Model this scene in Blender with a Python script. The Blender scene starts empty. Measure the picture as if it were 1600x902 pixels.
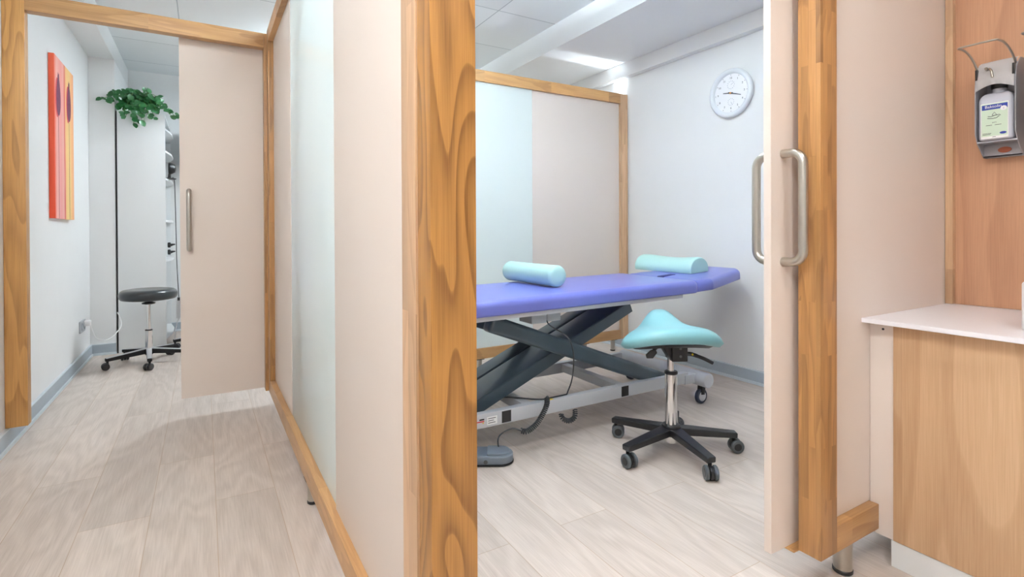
import bpy, bmesh, math, random
from mathutils import Vector, Matrix
random.seed(7)
PI = math.pi
SC = bpy.context.scene
COL = SC.collection

# ------------------------------------------------------------------ camera
H = 1.05
FPX, CY = 816.446, 364.887
yaw, pitch, roll = 0.532993, -0.0055255, -0.0041038
F = Vector((math.sin(yaw)*math.cos(pitch), math.cos(yaw)*math.cos(pitch), math.sin(pitch)))
RT0 = Vector((math.cos(yaw), -math.sin(yaw), 0)); UP0 = RT0.cross(F)
RT = RT0*math.cos(roll)+UP0*math.sin(roll); UP = -RT0*math.sin(roll)+UP0*math.cos(roll)
cd = bpy.data.cameras.new('camera'); cam = bpy.data.objects.new('camera', cd); COL.objects.link(cam)
cam.matrix_world = Matrix(((RT.x, UP.x, -F.x, 0), (RT.y, UP.y, -F.y, 0), (RT.z, UP.z, -F.z, H), (0, 0, 0, 1)))
cd.sensor_width = 36; cd.sensor_fit = 'HORIZONTAL'; cd.lens = FPX/1600*36
cd.shift_x = 0; cd.shift_y = -(451-CY)/1600
cd.clip_start = 0.02
SC.camera = cam

# ------------------------------------------------------------------ light and exposure
w = bpy.data.worlds.new('world'); SC.world = w; w.use_nodes = True
w.node_tree.nodes['Background'].inputs[0].default_value = (0.75, 0.85, 1, 1)
w.node_tree.nodes['Background'].inputs[1].default_value = 0.4
SC.view_settings.view_transform = 'Standard'; SC.view_settings.look = 'None'
SC.view_settings.gamma = 1; SC.view_settings.use_curve_mapping = False
SC.view_settings.exposure = 1.04
COOL = (0.915, 0.965, 1.0); WARM = (1.0, 0.94, 0.88)
L_TREAT, L_LEFT, L_DOWN = 8.8, 18.0, 175.0
try:
    SC.cycles.max_bounces = 10; SC.cycles.diffuse_bounces = 6; SC.cycles.use_denoising = True
    SC.cycles.sample_clamp_indirect = 6
except Exception:
    pass

# ------------------------------------------------------------------ helpers
def lin(c):
    return tuple((x/255/12.92 if x/255 <= 0.04045 else ((x/255+0.055)/1.055)**2.4) for x in c)+(1,)

class N:
    def __init__(s, name):
        s.m = bpy.data.materials.new(name); s.m.use_nodes = True
        s.t = s.m.node_tree; s.b = s.t.nodes['Principled BSDF']
    def n(s, typ, **kw):
        o = s.t.nodes.new(typ)
        for k, v in kw.items(): setattr(o, k, v)
        return o
    def l(s, a, b): s.t.links.new(a, b)
    def math(s, op, a, b=None, clamp=False):
        o = s.n('ShaderNodeMath', operation=op); o.use_clamp = clamp
        for i, v in enumerate((a, b)):
            if v is None: continue
            if isinstance(v, (int, float)): o.inputs[i].default_value = v
            else: s.l(v, o.inputs[i])
        return o.outputs[0]
    def mix(s, f, a, b, mode='MIX'):
        o = s.n('ShaderNodeMix', data_type='RGBA', blend_type=mode)
        for i, v in ((0, f), (6, a), (7, b)):
            if isinstance(v, (int, float)): o.inputs[i].default_value = v
            elif isinstance(v, tuple): o.inputs[i].default_value = v
            else: s.l(v, o.inputs[i])
        return o.outputs[2]
    def ramp(s, f, stops):
        o = s.n('ShaderNodeValToRGB'); s.l(f, o.inputs[0])
        e = o.color_ramp.elements
        while len(e) < len(stops): e.new(0.5)
        for x, (p, c) in zip(e, stops): x.position = p; x.color = c
        return o.outputs[0]
    def noise(s, vec, scale, detail=2, rough=0.5, dist=0):
        o = s.n('ShaderNodeTexNoise'); s.l(vec, o.inputs['Vector'])
        o.inputs['Scale'].default_value = scale; o.inputs['Detail'].default_value = detail
        o.inputs['Roughness'].default_value = rough; o.inputs['Distortion'].default_value = dist
        return o.outputs['Fac']
    def map(s, vec, sc=(1, 1, 1), loc=(0, 0, 0), rot=(0, 0, 0)):
        o = s.n('ShaderNodeMapping'); s.l(vec, o.inputs[0])
        o.inputs['Scale'].default_value = sc; o.inputs['Location'].default_value = loc; o.inputs['Rotation'].default_value = rot
        return o.outputs[0]
    def co(s, kind='Object'): return s.n('ShaderNodeTexCoord').outputs[kind]
    def set(s, **kw):
        for k, v in kw.items():
            i = s.b.inputs[k.replace('_', ' ')]
            if hasattr(v, 'node'): s.l(v, i)
            else: i.default_value = v
        return s.m
    def bump(s, h, strength=0.2, dist=0.002):
        o = s.n('ShaderNodeBump'); o.inputs['Strength'].default_value = strength; o.inputs['Distance'].default_value = dist
        s.l(h, o.inputs['Height']); s.l(o.outputs[0], s.b.inputs['Normal'])

def plain(name, rgb, rough=0.5, metal=0, var=0.03, scale=6, coat=0, spec=0.5, bump=0):
    s = N(name); c = s.co()
    f = s.noise(c, scale, 3)
    b = lin(rgb)
    lo = tuple(x*(1-var) for x in b[:3])+(1,); hi = tuple(min(1, x*(1+var)) for x in b[:3])+(1,)
    s.set(Base_Color=s.mix(f, lo, hi), Roughness=rough, Metallic=metal, Coat_Weight=coat, Specular_IOR_Level=spec)
    if bump:
        s.bump(s.noise(c, 260, 2), bump, 0.0006)
    return s.m

def oak(name, axis, light, dark, stave=None, freq=9, figure=1.0, rough=0.42, seed=0, lenstave=0.42, grain=8, knot=0.35):
    s = N(name); c = s.co()
    k = 'XYZ'.index(axis)
    st = [1.0, 1.0, 1.0]; st[k] = 0.16
    fine = [1.0, 1.0, 1.0]; fine[k] = 0.02
    off = (seed*3.7, seed*1.3, seed*2.1)
    sep = s.n('ShaderNodeSeparateXYZ'); s.l(c, sep.inputs[0])
    vec = s.map(c, tuple(st), off)
    if stave:
        oth = [i for i in range(3) if i != k]
        across = s.math('ADD', sep.outputs[oth[0]], sep.outputs[oth[1]])
        cmb = s.n('ShaderNodeCombineXYZ'); s.l(sep.outputs[k], cmb.inputs[0]); s.l(across, cmb.inputs[1])
        br = s.n('ShaderNodeTexBrick'); s.l(cmb.outputs[0], br.inputs['Vector'])
        br.offset = 0.37; br.inputs['Scale'].default_value = 1
        br.inputs['Color1'].default_value = (0, 0, 0, 1); br.inputs['Color2'].default_value = (1, 1, 1, 1)
        br.inputs['Mortar'].default_value = (0.5, 0.5, 0.5, 1)
        br.inputs['Mortar Size'].default_value = 0.0004; br.inputs['Brick Width'].default_value = lenstave
        br.inputs['Row Height'].default_value = stave
        shift = s.n('ShaderNodeVectorMath', operation='SCALE'); s.l(br.outputs['Color'], shift.inputs[0]); shift.inputs['Scale'].default_value = 2.7
        add = s.n('ShaderNodeVectorMath', operation='ADD'); s.l(vec, add.inputs[0]); s.l(shift.outputs[0], add.inputs[1])
        vec = add.outputs[0]
    big = s.noise(vec, grain, 2, 0.4, 0.2)
    vo = s.n('ShaderNodeTexVoronoi'); vo.feature = 'SMOOTH_F1'; vo.inputs['Smoothness'].default_value = 0.4
    s.l(vec, vo.inputs['Vector']); vo.inputs['Scale'].default_value = grain*knot
    kn = s.math('MAXIMUM', s.math('SUBTRACT', 0.34, vo.outputs['Distance']), 0)
    kk = s.math('MULTIPLY', kn, 1.6)
    fld = s.math('ADD', big, kk)
    ph = s.math('MULTIPLY', fld, freq)
    fr = s.math('FRACT', ph)
    rings = s.math('MULTIPLY', s.math('POWER', fr, 2.2), s.math('SUBTRACT', 1, s.math('POWER', fr, 22)))
    fib = s.noise(s.map(c, tuple(fine), off), 300, 3, 0.6)
    fib = s.math('MULTIPLY', s.math('SUBTRACT', fib, 0.5), 0.75)
    cloud = s.noise(vec, grain*1.7, 3)
    t = s.math('ADD', s.math('MULTIPLY', rings, 0.62*figure), s.math('MULTIPLY', cloud, 0.34))
    t = s.math('ADD', t, s.math('MULTIPLY', kn, 1.3*figure))
    t = s.math('ADD', t, fib, clamp=True)
    col = s.mix(t, lin(light), lin(dark))
    if stave:
        v = s.math('ADD', s.math('MULTIPLY', s.n('ShaderNodeSeparateColor').outputs[0], 0), 1)
        sc = s.n('ShaderNodeSeparateColor'); s.l(br.outputs['Color'], sc.inputs[0])
        v = s.math('ADD', s.math('MULTIPLY', sc.outputs[0], 0.36), 0.80)
        cc = s.n('ShaderNodeCombineColor')
        for i in range(3): s.l(v, cc.inputs[i])
        col = s.mix(1.0, col, cc.outputs[0], 'MULTIPLY')
    s.set(Base_Color=col, Roughness=rough, Coat_Weight=0.15, Coat_Roughness=0.3)
    s.bump(fib, 0.15, 0.0006)
    return s.m

def sharpen(bm, ang=38):
    bm.normal_update()
    for f in bm.faces: f.smooth = True
    for e in bm.edges:
        if len(e.link_faces) == 2:
            if e.calc_face_angle(0) > math.radians(ang): e.smooth = False

class G:
    """collects shapes of ONE part"""
    def __init__(s): s.bm = bmesh.new()
    def _add(s, t, mi=0):
        for f in t.faces: f.material_index = mi
        me = bpy.data.meshes.new('t'); t.to_mesh(me); t.free(); s.bm.from_mesh(me); bpy.data.meshes.remove(me)
        return s
    def box(s, x0, x1, y0, y1, z0, z1, bev=0.002, seg=2, rot=None, mi=0):
        t = bmesh.new(); bmesh.ops.create_cube(t, size=1)
        bmesh.ops.scale(t, vec=(abs(x1-x0), abs(y1-y0), abs(z1-z0)), verts=t.verts)
        if bev: bmesh.ops.bevel(t, geom=t.edges[:], offset=bev, segments=seg, affect='EDGES', profile=0.7)
        c = Vector(((x0+x1)/2, (y0+y1)/2, (z0+z1)/2))
        if rot is not None: bmesh.ops.transform(t, matrix=rot, verts=t.verts)
        bmesh.ops.translate(t, vec=c, verts=t.verts)
        return s._add(t, mi)
    def beam(s, p0, p1, wid, hgt, bev=0.003, w2=None, h2=None, up=(0, 0, 1), seg=2, mi=0):
        p0, p1 = Vector(p0), Vector(p1); d = (p1-p0).normalized()
        sd = d.cross(Vector(up)).normalized(); u = sd.cross(d)
        w2 = wid if w2 is None else w2; h2 = hgt if h2 is None else h2
        t = bmesh.new(); vs = []
        for p, a, b in ((p0, wid, hgt), (p1, w2, h2)):
            vs.append([t.verts.new(p+sd*x*a/2+u*y*b/2) for x, y in ((-1, -1), (1, -1), (1, 1), (-1, 1))])
        t.faces.new(vs[0][::-1]); t.faces.new(vs[1])
        for i in range(4): t.faces.new((vs[0][i], vs[0][(i+1) % 4], vs[1][(i+1) % 4], vs[1][i]))
        bmesh.ops.recalc_face_normals(t, faces=t.faces)
        if bev: bmesh.ops.bevel(t, geom=t.edges[:], offset=bev, segments=seg, affect='EDGES', profile=0.7)
        return s._add(t, mi)
    def cyl(s, p0, p1, r, r2=None, seg=28, bev=0.0, mi=0):
        p0, p1 = Vector(p0), Vector(p1); r2 = r if r2 is None else r2
        L = (p1-p0).length; q = (p1-p0).to_track_quat('Z', 'Y')
        pr = [(0, 0), (r-bev, 0), (r, bev), (r2, L-bev), (r2-bev, L), (0, L)] if bev else [(0, 0), (r, 0), (r2, L), (0, L)]
        return s.lathe(pr, seg, Matrix.Translation(p0) @ q.to_matrix().to_4x4(), mi)
    def lathe(s, prof, seg=36, mat=None, mi=0):
        t = bmesh.new(); rings = []
        for r, z in prof:
            if r <= 1e-6: rings.append([t.verts.new((0, 0, z))])
            else: rings.append([t.verts.new((r*math.cos(a), r*math.sin(a), z)) for a in (2*PI*i/seg for i in range(seg))])
        for a, b in zip(rings, rings[1:]):
            for i in range(seg):
                j = (i+1) % seg
                if len(a) == 1 and len(b) == 1: break
                if len(a) == 1: t.faces.new((a[0], b[i], b[j]))
                elif len(b) == 1: t.faces.new((a[i], b[0], a[j]))
                else: t.faces.new((a[i], b[i], b[j], a[j]))
        bmesh.ops.recalc_face_normals(t, faces=t.faces)
        if mat is not None: bmesh.ops.transform(t, matrix=mat, verts=t.verts)
        return s._add(t, mi)
    def tube(s, pts, r, seg=12, cap=True, mi=0):
        pts = [Vector(p) for p in pts]; t = bmesh.new(); rings = []; u = None
        for i, p in enumerate(pts):
            d = (pts[min(i+1, len(pts)-1)]-pts[max(i-1, 0)]).normalized()
            if u is None: u = d.orthogonal().normalized()
            u = (u-d*u.dot(d)).normalized(); v = d.cross(u)
            rr = r[i] if isinstance(r, (list, tuple)) else r
            rings.append([t.verts.new(p+(u*math.cos(a)+v*math.sin(a))*rr) for a in (2*PI*k/seg for k in range(seg))])
        for a, b in zip(rings, rings[1:]):
            for k in range(seg): t.faces.new((a[k], a[(k+1) % seg], b[(k+1) % seg], b[k]))
        if cap: t.faces.new(rings[0][::-1]); t.faces.new(rings[-1])
        bmesh.ops.recalc_face_normals(t, faces=t.faces)
        return s._add(t, mi)
    def slab(s, outline, z0, z1, rt=0.01, rb=0.01, seg=5, mat=None, mi=0, crown=0):
        t = bmesh.new(); n = len(outline); P = [Vector((x, y, 0)) for x, y in outline]
        A = sum(P[i].x*P[(i+1) % n].y-P[(i+1) % n].x*P[i].y for i in range(n))
        if A < 0: P.reverse()
        nor = []
        for i in range(n):
            a = (P[i]-P[i-1]).normalized(); b = (P[(i+1) % n]-P[i]).normalized()
            na = Vector((a.y, -a.x, 0)); nb = Vector((b.y, -b.x, 0)); m = (na+nb).normalized()
            nor.append(m/max(0.5, m.dot(na)))
        def ring(ins, z): return [t.verts.new(p-q*ins+Vector((0, 0, z))) for p, q in zip(P, nor)]
        R = []
        for k in range(seg+1):
            a = PI/2*k/seg; R.append(ring(rb*(1-math.sin(a)), z0+rb*(1-math.cos(a))))
        for k in range(seg+1):
            a = PI/2*k/seg; R.append(ring(rt*(1-math.cos(a)), z1-rt*(1-math.sin(a))))
        for a, b in zip(R, R[1:]):
            for i in range(n): t.faces.new((a[i], a[(i+1) % n], b[(i+1) % n], b[i]))
        t.faces.new(R[0][::-1])
        if crown:
            c = sum((v.co for v in R[-1]), Vector())/n; last = R[-1]
            for f, h in ((0.8, 0.5), (0.55, 0.85), (0.25, 1.0)):
                nr = [t.verts.new(c+(v.co-c)*f+Vector((0, 0, crown*h))) for v in R[-1]]
                for i in range(n): t.faces.new((last[i], last[(i+1) % n], nr[(i+1) % n], nr[i]))
                last = nr
            t.faces.new(last)
        else: t.faces.new(R[-1])
        bmesh.ops.recalc_face_normals(t, faces=t.faces)
        bmesh.ops.remove_doubles(t, verts=t.verts, dist=1e-6)
        if mat is not None: bmesh.ops.transform(t, matrix=mat, verts=t.verts)
        return s._add(t, mi)
    def prism(s, pts, d, mi=0, bev=0):
        t = bmesh.new(); d = Vector(d)
        a = [t.verts.new(Vector(p)) for p in pts]; b = [t.verts.new(Vector(p)+d) for p in pts]; n = len(a)
        t.faces.new(a[::-1]); t.faces.new(b)
        for i in range(n): t.faces.new((a[i], a[(i+1) % n], b[(i+1) % n], b[i]))
        bmesh.ops.recalc_face_normals(t, faces=t.faces)
        if bev: bmesh.ops.bevel(t, geom=t.edges[:], offset=bev, segments=2, affect='EDGES', profile=0.7)
        return s._add(t, mi)
    def quad(s, a, b, c, d, mi=0):
        f = s.bm.faces.new([s.bm.verts.new(Vector(p)) for p in (a, b, c, d)]); f.material_index = mi
        return s
    def obj(s, name, mat, root=None, ang=38, label=None):
        sharpen(s.bm, ang)
        me = bpy.data.meshes.new(name)
        if root is not None: bmesh.ops.translate(s.bm, vec=-Vector(root['_o'] if '_o' in root else root.location), verts=s.bm.verts)
        s.bm.to_mesh(me); s.bm.free()
        for m in (mat if isinstance(mat, (list, tuple)) else [mat]): me.materials.append(m)
        o = bpy.data.objects.new(name, me); COL.objects.link(o)
        if root is not None: o.parent = root
        if label: o['label'] = label
        return o

def part_of(parent_mesh, g, name, mat, ang=38, label=None):
    """sub-part: shares the local frame of its parent mesh (whose own offset is zero)"""
    r = parent_mesh.parent
    o = g.obj(name, mat, r, ang, label); o.parent = parent_mesh
    return o

def thing(name, label, cat, loc=(0, 0, 0), rz=0, group=None):
    o = bpy.data.objects.new(name, None); COL.objects.link(o); o.location = loc; o.rotation_euler = (0, 0, rz)
    o.empty_display_size = 0.1
    o['label'] = label; o['category'] = cat
    if group: o['group'] = group
    return o
def local(name, label, cat, group=None):
    """thing modelled around the origin, moved afterwards"""
    return thing(name, label, cat, (0, 0, 0), 0, group)
def tag(o, label, cat, group=None):
    o['label'] = label; o['category'] = cat
    if group: o['group'] = group
    return o
def struct(g, name, mat, ang=38):
    o = g.obj(name, mat, None, ang); o['kind'] = 'structure'; return o
def dup(root, loc, rz, label, group=None):
    r = root.copy(); COL.objects.link(r); r.location = loc; r.rotation_euler = (0, 0, rz); r['label'] = label
    if group: r['group'] = group
    for ch in list(root.children):
        c = ch.copy(); COL.objects.link(c); c.parent = r
        for g2 in ch.children:
            d = g2.copy(); COL.objects.link(d); d.parent = c
    return r
def rpoly(pts, rad, seg=6):
    out = []; n = len(pts)
    for i in range(n):
        r = rad[i] if isinstance(rad, (list, tuple)) else rad
        p = Vector(pts[i]+(0,)); a = (Vector(pts[i-1]+(0,))-p).normalized(); b = (Vector(pts[(i+1) % n]+(0,))-p).normalized()
        ang = a.angle(b); d = r/math.tan(ang/2)
        c = p+(a+b).normalized()*(r/math.sin(ang/2)); s0 = p+a*d-c; s1 = p+b*d-c
        th = s0.angle(s1)
        for k in range(seg+1):
            f = k/seg
            q = (s0*math.sin((1-f)*th)+s1*math.sin(f*th))/math.sin(th) if th > 1e-4 else s0
            out.append(((c+q).x, (c+q).y))
    return out
def smooth_path(pts, n=8):
    P = [Vector(p) for p in pts]; P = [P[0]*2-P[1]]+P+[P[-1]*2-P[-2]]; out = []
    for i in range(1, len(P)-2):
        for k in range(n):
            t = k/n
            out.append(0.5*((2*P[i])+(-P[i-1]+P[i+1])*t+(2*P[i-1]-5*P[i]+4*P[i+1]-P[i+2])*t*t+(-P[i-1]+3*P[i]-3*P[i+1]+P[i+2])*t**3))
    out.append(P[-2]); return out
def text_bm(g, txt, size, M, mi=0, depth=0.0003):
    """adds lettering (as mesh) to g, laid out in the XY plane of matrix M, centred"""
    cu = bpy.data.curves.new('t', 'FONT'); cu.body = txt; cu.size = size; cu.align_x = 'CENTER'; cu.align_y = 'CENTER'; cu.extrude = depth; cu.resolution_u = 3
    o = bpy.data.objects.new('t', cu); COL.objects.link(o)
    dg = bpy.context.evaluated_depsgraph_get(); dg.update()
    me = bpy.data.meshes.new_from_object(o.evaluated_get(dg))
    t = bmesh.new(); t.from_mesh(me); bmesh.ops.transform(t, matrix=M, verts=t.verts); g._add(t, mi)
    bpy.data.meshes.remove(me); bpy.data.objects.remove(o); bpy.data.curves.remove(cu)
def basis(o, x, y):
    x = Vector(x).normalized(); y = Vector(y).normalized(); z = x.cross(y)
    return Matrix(((x.x, y.x, z.x, o[0]), (x.y, y.y, z.y, o[1]), (x.z, y.z, z.z, o[2]), (0, 0, 0, 1)))

# ------------------------------------------------------------------ materials
oakZ = oak('oak_post', 'Z', (204, 152, 88), (122, 78, 34), freq=12, figure=.8, seed=11, grain=7, knot=0.42)
oakCorner = oak('oak_corner_post', 'Z', (186, 134, 68), (98, 58, 20), freq=17, figure=1.1, seed=11, grain=6.5, knot=0.45)  # darker copy of the post oak; the dimmer front is put into the colour
oakZs = oak('oak_stave', 'Z', (190, 142, 88), (112, 70, 36), stave=0.0215, freq=6, figure=.7, seed=2, grain=10)
oakZl = oak('oak_stile', 'Z', (212, 176, 140), (158, 118, 86), stave=0.04, freq=6, figure=.6, seed=3, lenstave=0.9)  # paler oak; cool light on the stiles is put into the colour
oakX = oak('oak_rail_x', 'X', (208, 162, 108), (142, 94, 50), stave=0.3, freq=7, figure=.7, seed=4, lenstave=0.6)
oakY = oak('oak_rail_y', 'Y', (210, 166, 116), (150, 104, 62), stave=0.3, freq=7, figure=.6, seed=5, lenstave=0.8)
oakPanel = oak('oak_panel', 'Z', (196, 150, 118), (148, 104, 78), stave=0.22, freq=10, figure=0.6, rough=0.5, seed=6, lenstave=9, grain=3.2, knot=.3)
oakCab = oak('oak_cabinet', 'Z', (220, 184, 146), (172, 130, 92), stave=0.3, freq=11, figure=.6, rough=0.5, seed=9, lenstave=9, grain=2.6, knot=.5)
cream = plain('cream_laminate', (224, 213, 205), 0.42, var=0.012, scale=3)
creamEdge = plain('cream_edge', (228, 216, 207), 0.5, var=0.01)
wallM = plain('white_plaster', (232, 234, 235), 0.9, var=0.012, scale=9, bump=0.12, spec=0.2)
baseM = plain('grey_skirting', (170, 182, 192), 0.45, var=0.04, scale=30)
baseE = plain('skirting_foot', (206, 216, 222), 0.5, var=0.02)
white = plain('white_lacquer', (226, 230, 232), 0.38, var=0.01)
whiteTop = plain('white_worktop', (240, 241, 248), 0.3, var=0.015, scale=60)
steel = plain('brushed_steel', (188, 184, 176), 0.28, metal=1, var=0.05, scale=90)
chrome = plain('chrome', (225, 225, 225), 0.07, metal=1, var=0.01)
alu = plain('aluminium', (205, 208, 212), 0.35, metal=0.8, var=0.03)
black = plain('black_plastic', (22, 23, 26), 0.38, var=0.2, scale=20, coat=0.2)
blackM = plain('black_matt', (16, 17, 19), 0.6, var=0.2)
blackSeat = plain('black_vinyl', (26, 33, 38), 0.3, var=0.1, coat=0.4, bump=0.1)
rubber = plain('grey_rubber', (82, 88, 92), 0.6, var=0.1)
violet = plain('violet_vinyl', (106, 114, 194), 0.33, var=0.02, coat=0.15, bump=0.15)
mint = plain('mint_vinyl', (176, 220, 216), 0.38, var=0.015, coat=0.15, bump=0.12)
teal = plain('saddle_vinyl', (132, 188, 196), 0.4, var=0.015, coat=0.1, bump=0.12)
liftM = plain('slate_enamel', (58, 75, 87), 0.34, var=0.05, coat=0.3)
bedGrey = plain('grey_enamel', (196, 200, 206), 0.4, var=0.02, coat=0.2)
boxGrey = plain('pale_grey_plastic', (176, 184, 190), 0.5)
pedalM = plain('pedal_grey', (112, 122, 134), 0.5, var=0.05)
cableM = plain('cable_grey', (52, 56, 60), 0.5)
whiteP = plain('white_plastic', (238, 240, 242), 0.35)
dispM = plain('dispenser_grey', (158, 158, 164), 0.36, metal=0.35, var=0.03)
dispW = plain('dispenser_cover', (246, 246, 248), 0.35)
leafM = plain('leaf_green', (34, 98, 48), 0.35, var=0.6, scale=40, coat=.3)
stemM = plain('stem_green', (96, 140, 70), 0.6)
potM = plain('white_pot', (225, 225, 220), 0.4)
redM = plain('red_mark', (214, 40, 44), 0.5); yelM = plain('yellow_mark', (228, 200, 40), 0.5)
labBlue = plain('label_blue', (44, 66, 158), 0.45); labGreen = plain('label_green', (205, 226, 206), 0.45); labWhite = plain('label_white', (238, 240, 240), 0.45)
inkM = plain('ink', (60, 66, 70), 0.6); orangeM = plain('clock_brass', (216, 150, 70), 0.4, metal=0.5)
dialM = plain('clock_dial', (240, 242, 246), 0.4); rimM = plain('clock_rim', (224, 230, 236), 0.3, metal=0.0, coat=.4)
screwM = plain('screw', (120, 120, 122), 0.35, metal=1)

def glass_mat():
    s = N('satin_glass'); c = s.co()
    f = s.noise(c, 4, 2)
    s.set(Base_Color=s.mix(f, lin((236, 245, 244)), lin((240, 247, 246))), Roughness=0.12, Specular_IOR_Level=0.6, Coat_Weight=0.3, Coat_Roughness=0.05)
    tr = s.n('ShaderNodeBsdfTranslucent'); tr.inputs[0].default_value = lin((246, 252, 252))
    mx = s.n('ShaderNodeMixShader'); mx.inputs[0].default_value = 0.42
    out = s.t.nodes['Material Output']
    s.l(s.b.outputs[0], mx.inputs[1]); s.l(tr.outputs[0], mx.inputs[2]); s.l(mx.outputs[0], out.inputs[0])
    return s.m
glassM = glass_mat()

def floor_mat():
    s = N('plank_floor'); g = s.n('ShaderNodeNewGeometry').outputs['Position']
    sep = s.n('ShaderNodeSeparateXYZ'); s.l(g, sep.inputs[0])
    cmb = s.n('ShaderNodeCombineXYZ')
    s.l(s.math('ADD', sep.outputs[1], 9.05), cmb.inputs[0]); s.l(s.math('ADD', sep.outputs[0], 0.387+0.2105*10), cmb.inputs[1])
    br = s.n('ShaderNodeTexBrick'); s.l(cmb.outputs[0], br.inputs['Vector']); br.offset = 0.37; br.offset_frequency = 2
    for k, v in (('Color1', (0, 0, 0, 1)), ('Color2', (1, 1, 1, 1)), ('Mortar', (0.5, 0.5, 0.5, 1)), ('Scale', 1), ('Mortar Size', 0.0012), ('Mortar Smooth', 0.2), ('Bias', 0), ('Brick Width', 1.32), ('Row Height', 0.2105)):
        br.inputs[k].default_value = v
    sc = s.n('ShaderNodeVectorMath', operation='SCALE'); s.l(br.outputs['Color'], sc.inputs[0]); sc.inputs['Scale'].default_value = 5.3
    ad = s.n('ShaderNodeVectorMath', operation='ADD'); s.l(s.map(g, (1, 0.22, 1)), ad.inputs[0]); s.l(sc.outputs[0], ad.inputs[1])
    v = ad.outputs[0]
    big = s.noise(v, 3.4, 3, 0.45, 0.3)
    rings = s.math('ADD', s.math('MULTIPLY', s.math('SINE', s.math('MULTIPLY', big, 85)), 0.5), 0.5)
    fib = s.noise(s.map(g, (1, 0.03, 1)), 210, 3, 0.6)
    cloud = s.noise(v, 2.2, 3)
    t = s.math('ADD', s.math('MULTIPLY', rings, 0.22), s.math('MULTIPLY', cloud, 0.60))
    t = s.math('ADD', t, s.math('MULTIPLY', s.math('SUBTRACT', fib, 0.5), 0.9), clamp=True)
    col = s.mix(t, lin((221, 209, 200)), lin((176, 162, 152)))
    sp = s.n('ShaderNodeSeparateColor'); s.l(br.outputs['Color'], sp.inputs[0])
    val = s.math('ADD', s.math('MULTIPLY', sp.outputs[0], 0.12), 0.92)
    cc = s.n('ShaderNodeCombineColor'); [s.l(val, cc.inputs[i]) for i in range(3)]
    col = s.mix(1.0, col, cc.outputs[0], 'MULTIPLY')
    col = s.mix(s.math('MULTIPLY', br.outputs['Fac'], 0.8), col, lin((176, 150, 124)))
    s.set(Base_Color=col, Roughness=s.math('ADD', s.math('MULTIPLY', fib, 0.2), 0.28), Specular_IOR_Level=0.5)
    s.bump(s.math('SUBTRACT', fib, br.outputs['Fac']), 0.1, 0.001)
    return s.m
def ceil_mat():
    s = N('ceiling_tiles'); g = s.n('ShaderNodeNewGeometry').outputs['Position']
    m = s.map(g, (1, 1, 1), (-1.915+0.69*20, -3.43+0.69*20, 0))
    br = s.n('ShaderNodeTexBrick'); s.l(m, br.inputs['Vector']); br.offset = 0; br.squash = 1
    for k, v in (('Color1', (0.9, 0.9, 0.9, 1)), ('Color2', (1, 1, 1, 1)), ('Mortar', (0.55, 0.58, 0.6, 1)), ('Scale', 1), ('Mortar Size', 0.0045), ('Mortar Smooth', 0.3), ('Brick Width', 0.69), ('Row Height', 0.69)):
        br.inputs[k].default_value = v
    col = s.mix(1.0, lin((236, 241, 243)), br.outputs['Color'], 'MULTIPLY')
    s.set(Base_Color=col, Roughness=0.85, Specular_IOR_Level=0.2)
    s.bump(s.math('MULTIPLY', br.outputs['Fac'], -1), 0.4, 0.004)
    return s.m
floorM, ceilM = floor_mat(), ceil_mat()
def emit(name, col, st):
    m = bpy.data.materials.new(name); m.use_nodes = True; b = m.node_tree.nodes['Principled BSDF']
    b.inputs['Base Color'].default_value = (0.9, 0.9, 0.9, 1)
    b.inputs['Emission Color'].default_value = col+(1,); b.inputs['Emission Strength'].default_value = st
    return m

# ------------------------------------------------------------------ the room
XL, XR, YB, YF, ZC = -0.835, 3.225, 6.57, -2.2, 2.70
struct(G().box(XL-.1, XR+.1, YF-.1, YB+.1, -0.1, 0, 0), 'floor', floorM)
struct(G().box(XL-.1, XR+.1, YF-.1, YB+.1, ZC, ZC+.1, 0), 'ceiling', ceilM)
struct(G().box(XL-.1, XL, YF-.1, YB+.1, 0, ZC, 0), 'wall_left', wallM)
struct(G().box(XR, XR+.1, YF-.1, YB+.1, 0, ZC, 0), 'wall_right', wallM)
struct(G().box(XL, XR, YB, YB+.1, 0, ZC, 0), 'wall_back', wallM)
struct(G().box(XL, XR, YF-.1, YF, 0, ZC, 0), 'wall_front', wallM)
struct(G().box(XL, -0.655, 5.63, YB, 0, 2.537, 0.004), 'wall_column', wallM)
struct(G().box(XL, -0.655, YF, YB, 2.537, ZC, 0.003), 'trim_1', wallM)
struct(G().box(2.43, XR, YF, YB, 2.507, ZC, 0.003), 'trim_2', wallM)
struct(G().box(3.165, XR, YF, YB, 2.387, 2.507, 0.003), 'trim_3', wallM)
def base(name, x0, x1, y0, y1):
    g = G().box(x0, x1, y0, y1, 0.012, 0.092, 0.002)
    ex = 0.007
    g.box(x0-ex if x0 > 3 else x0, x1+ex if x1 < 0 else x1, y0-(ex if y0 > 5 else 0), y1, 0, 0.020, 0.001, mi=1)
    g.box(x0, x1, y0, y1, 0.09, 0.096, 0.001, mi=1)
    struct(g, name, [baseM, baseE])
base('baseboard_left', XL, XL+.015, YF, 5.63)
base('baseboard_right', XR-.015, XR, YF, YB)
base('baseboard_back', -0.655, XR, YB-.015, YB)
base('baseboard_column', XL+.015, -0.66, 5.615, 5.63)

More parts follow.
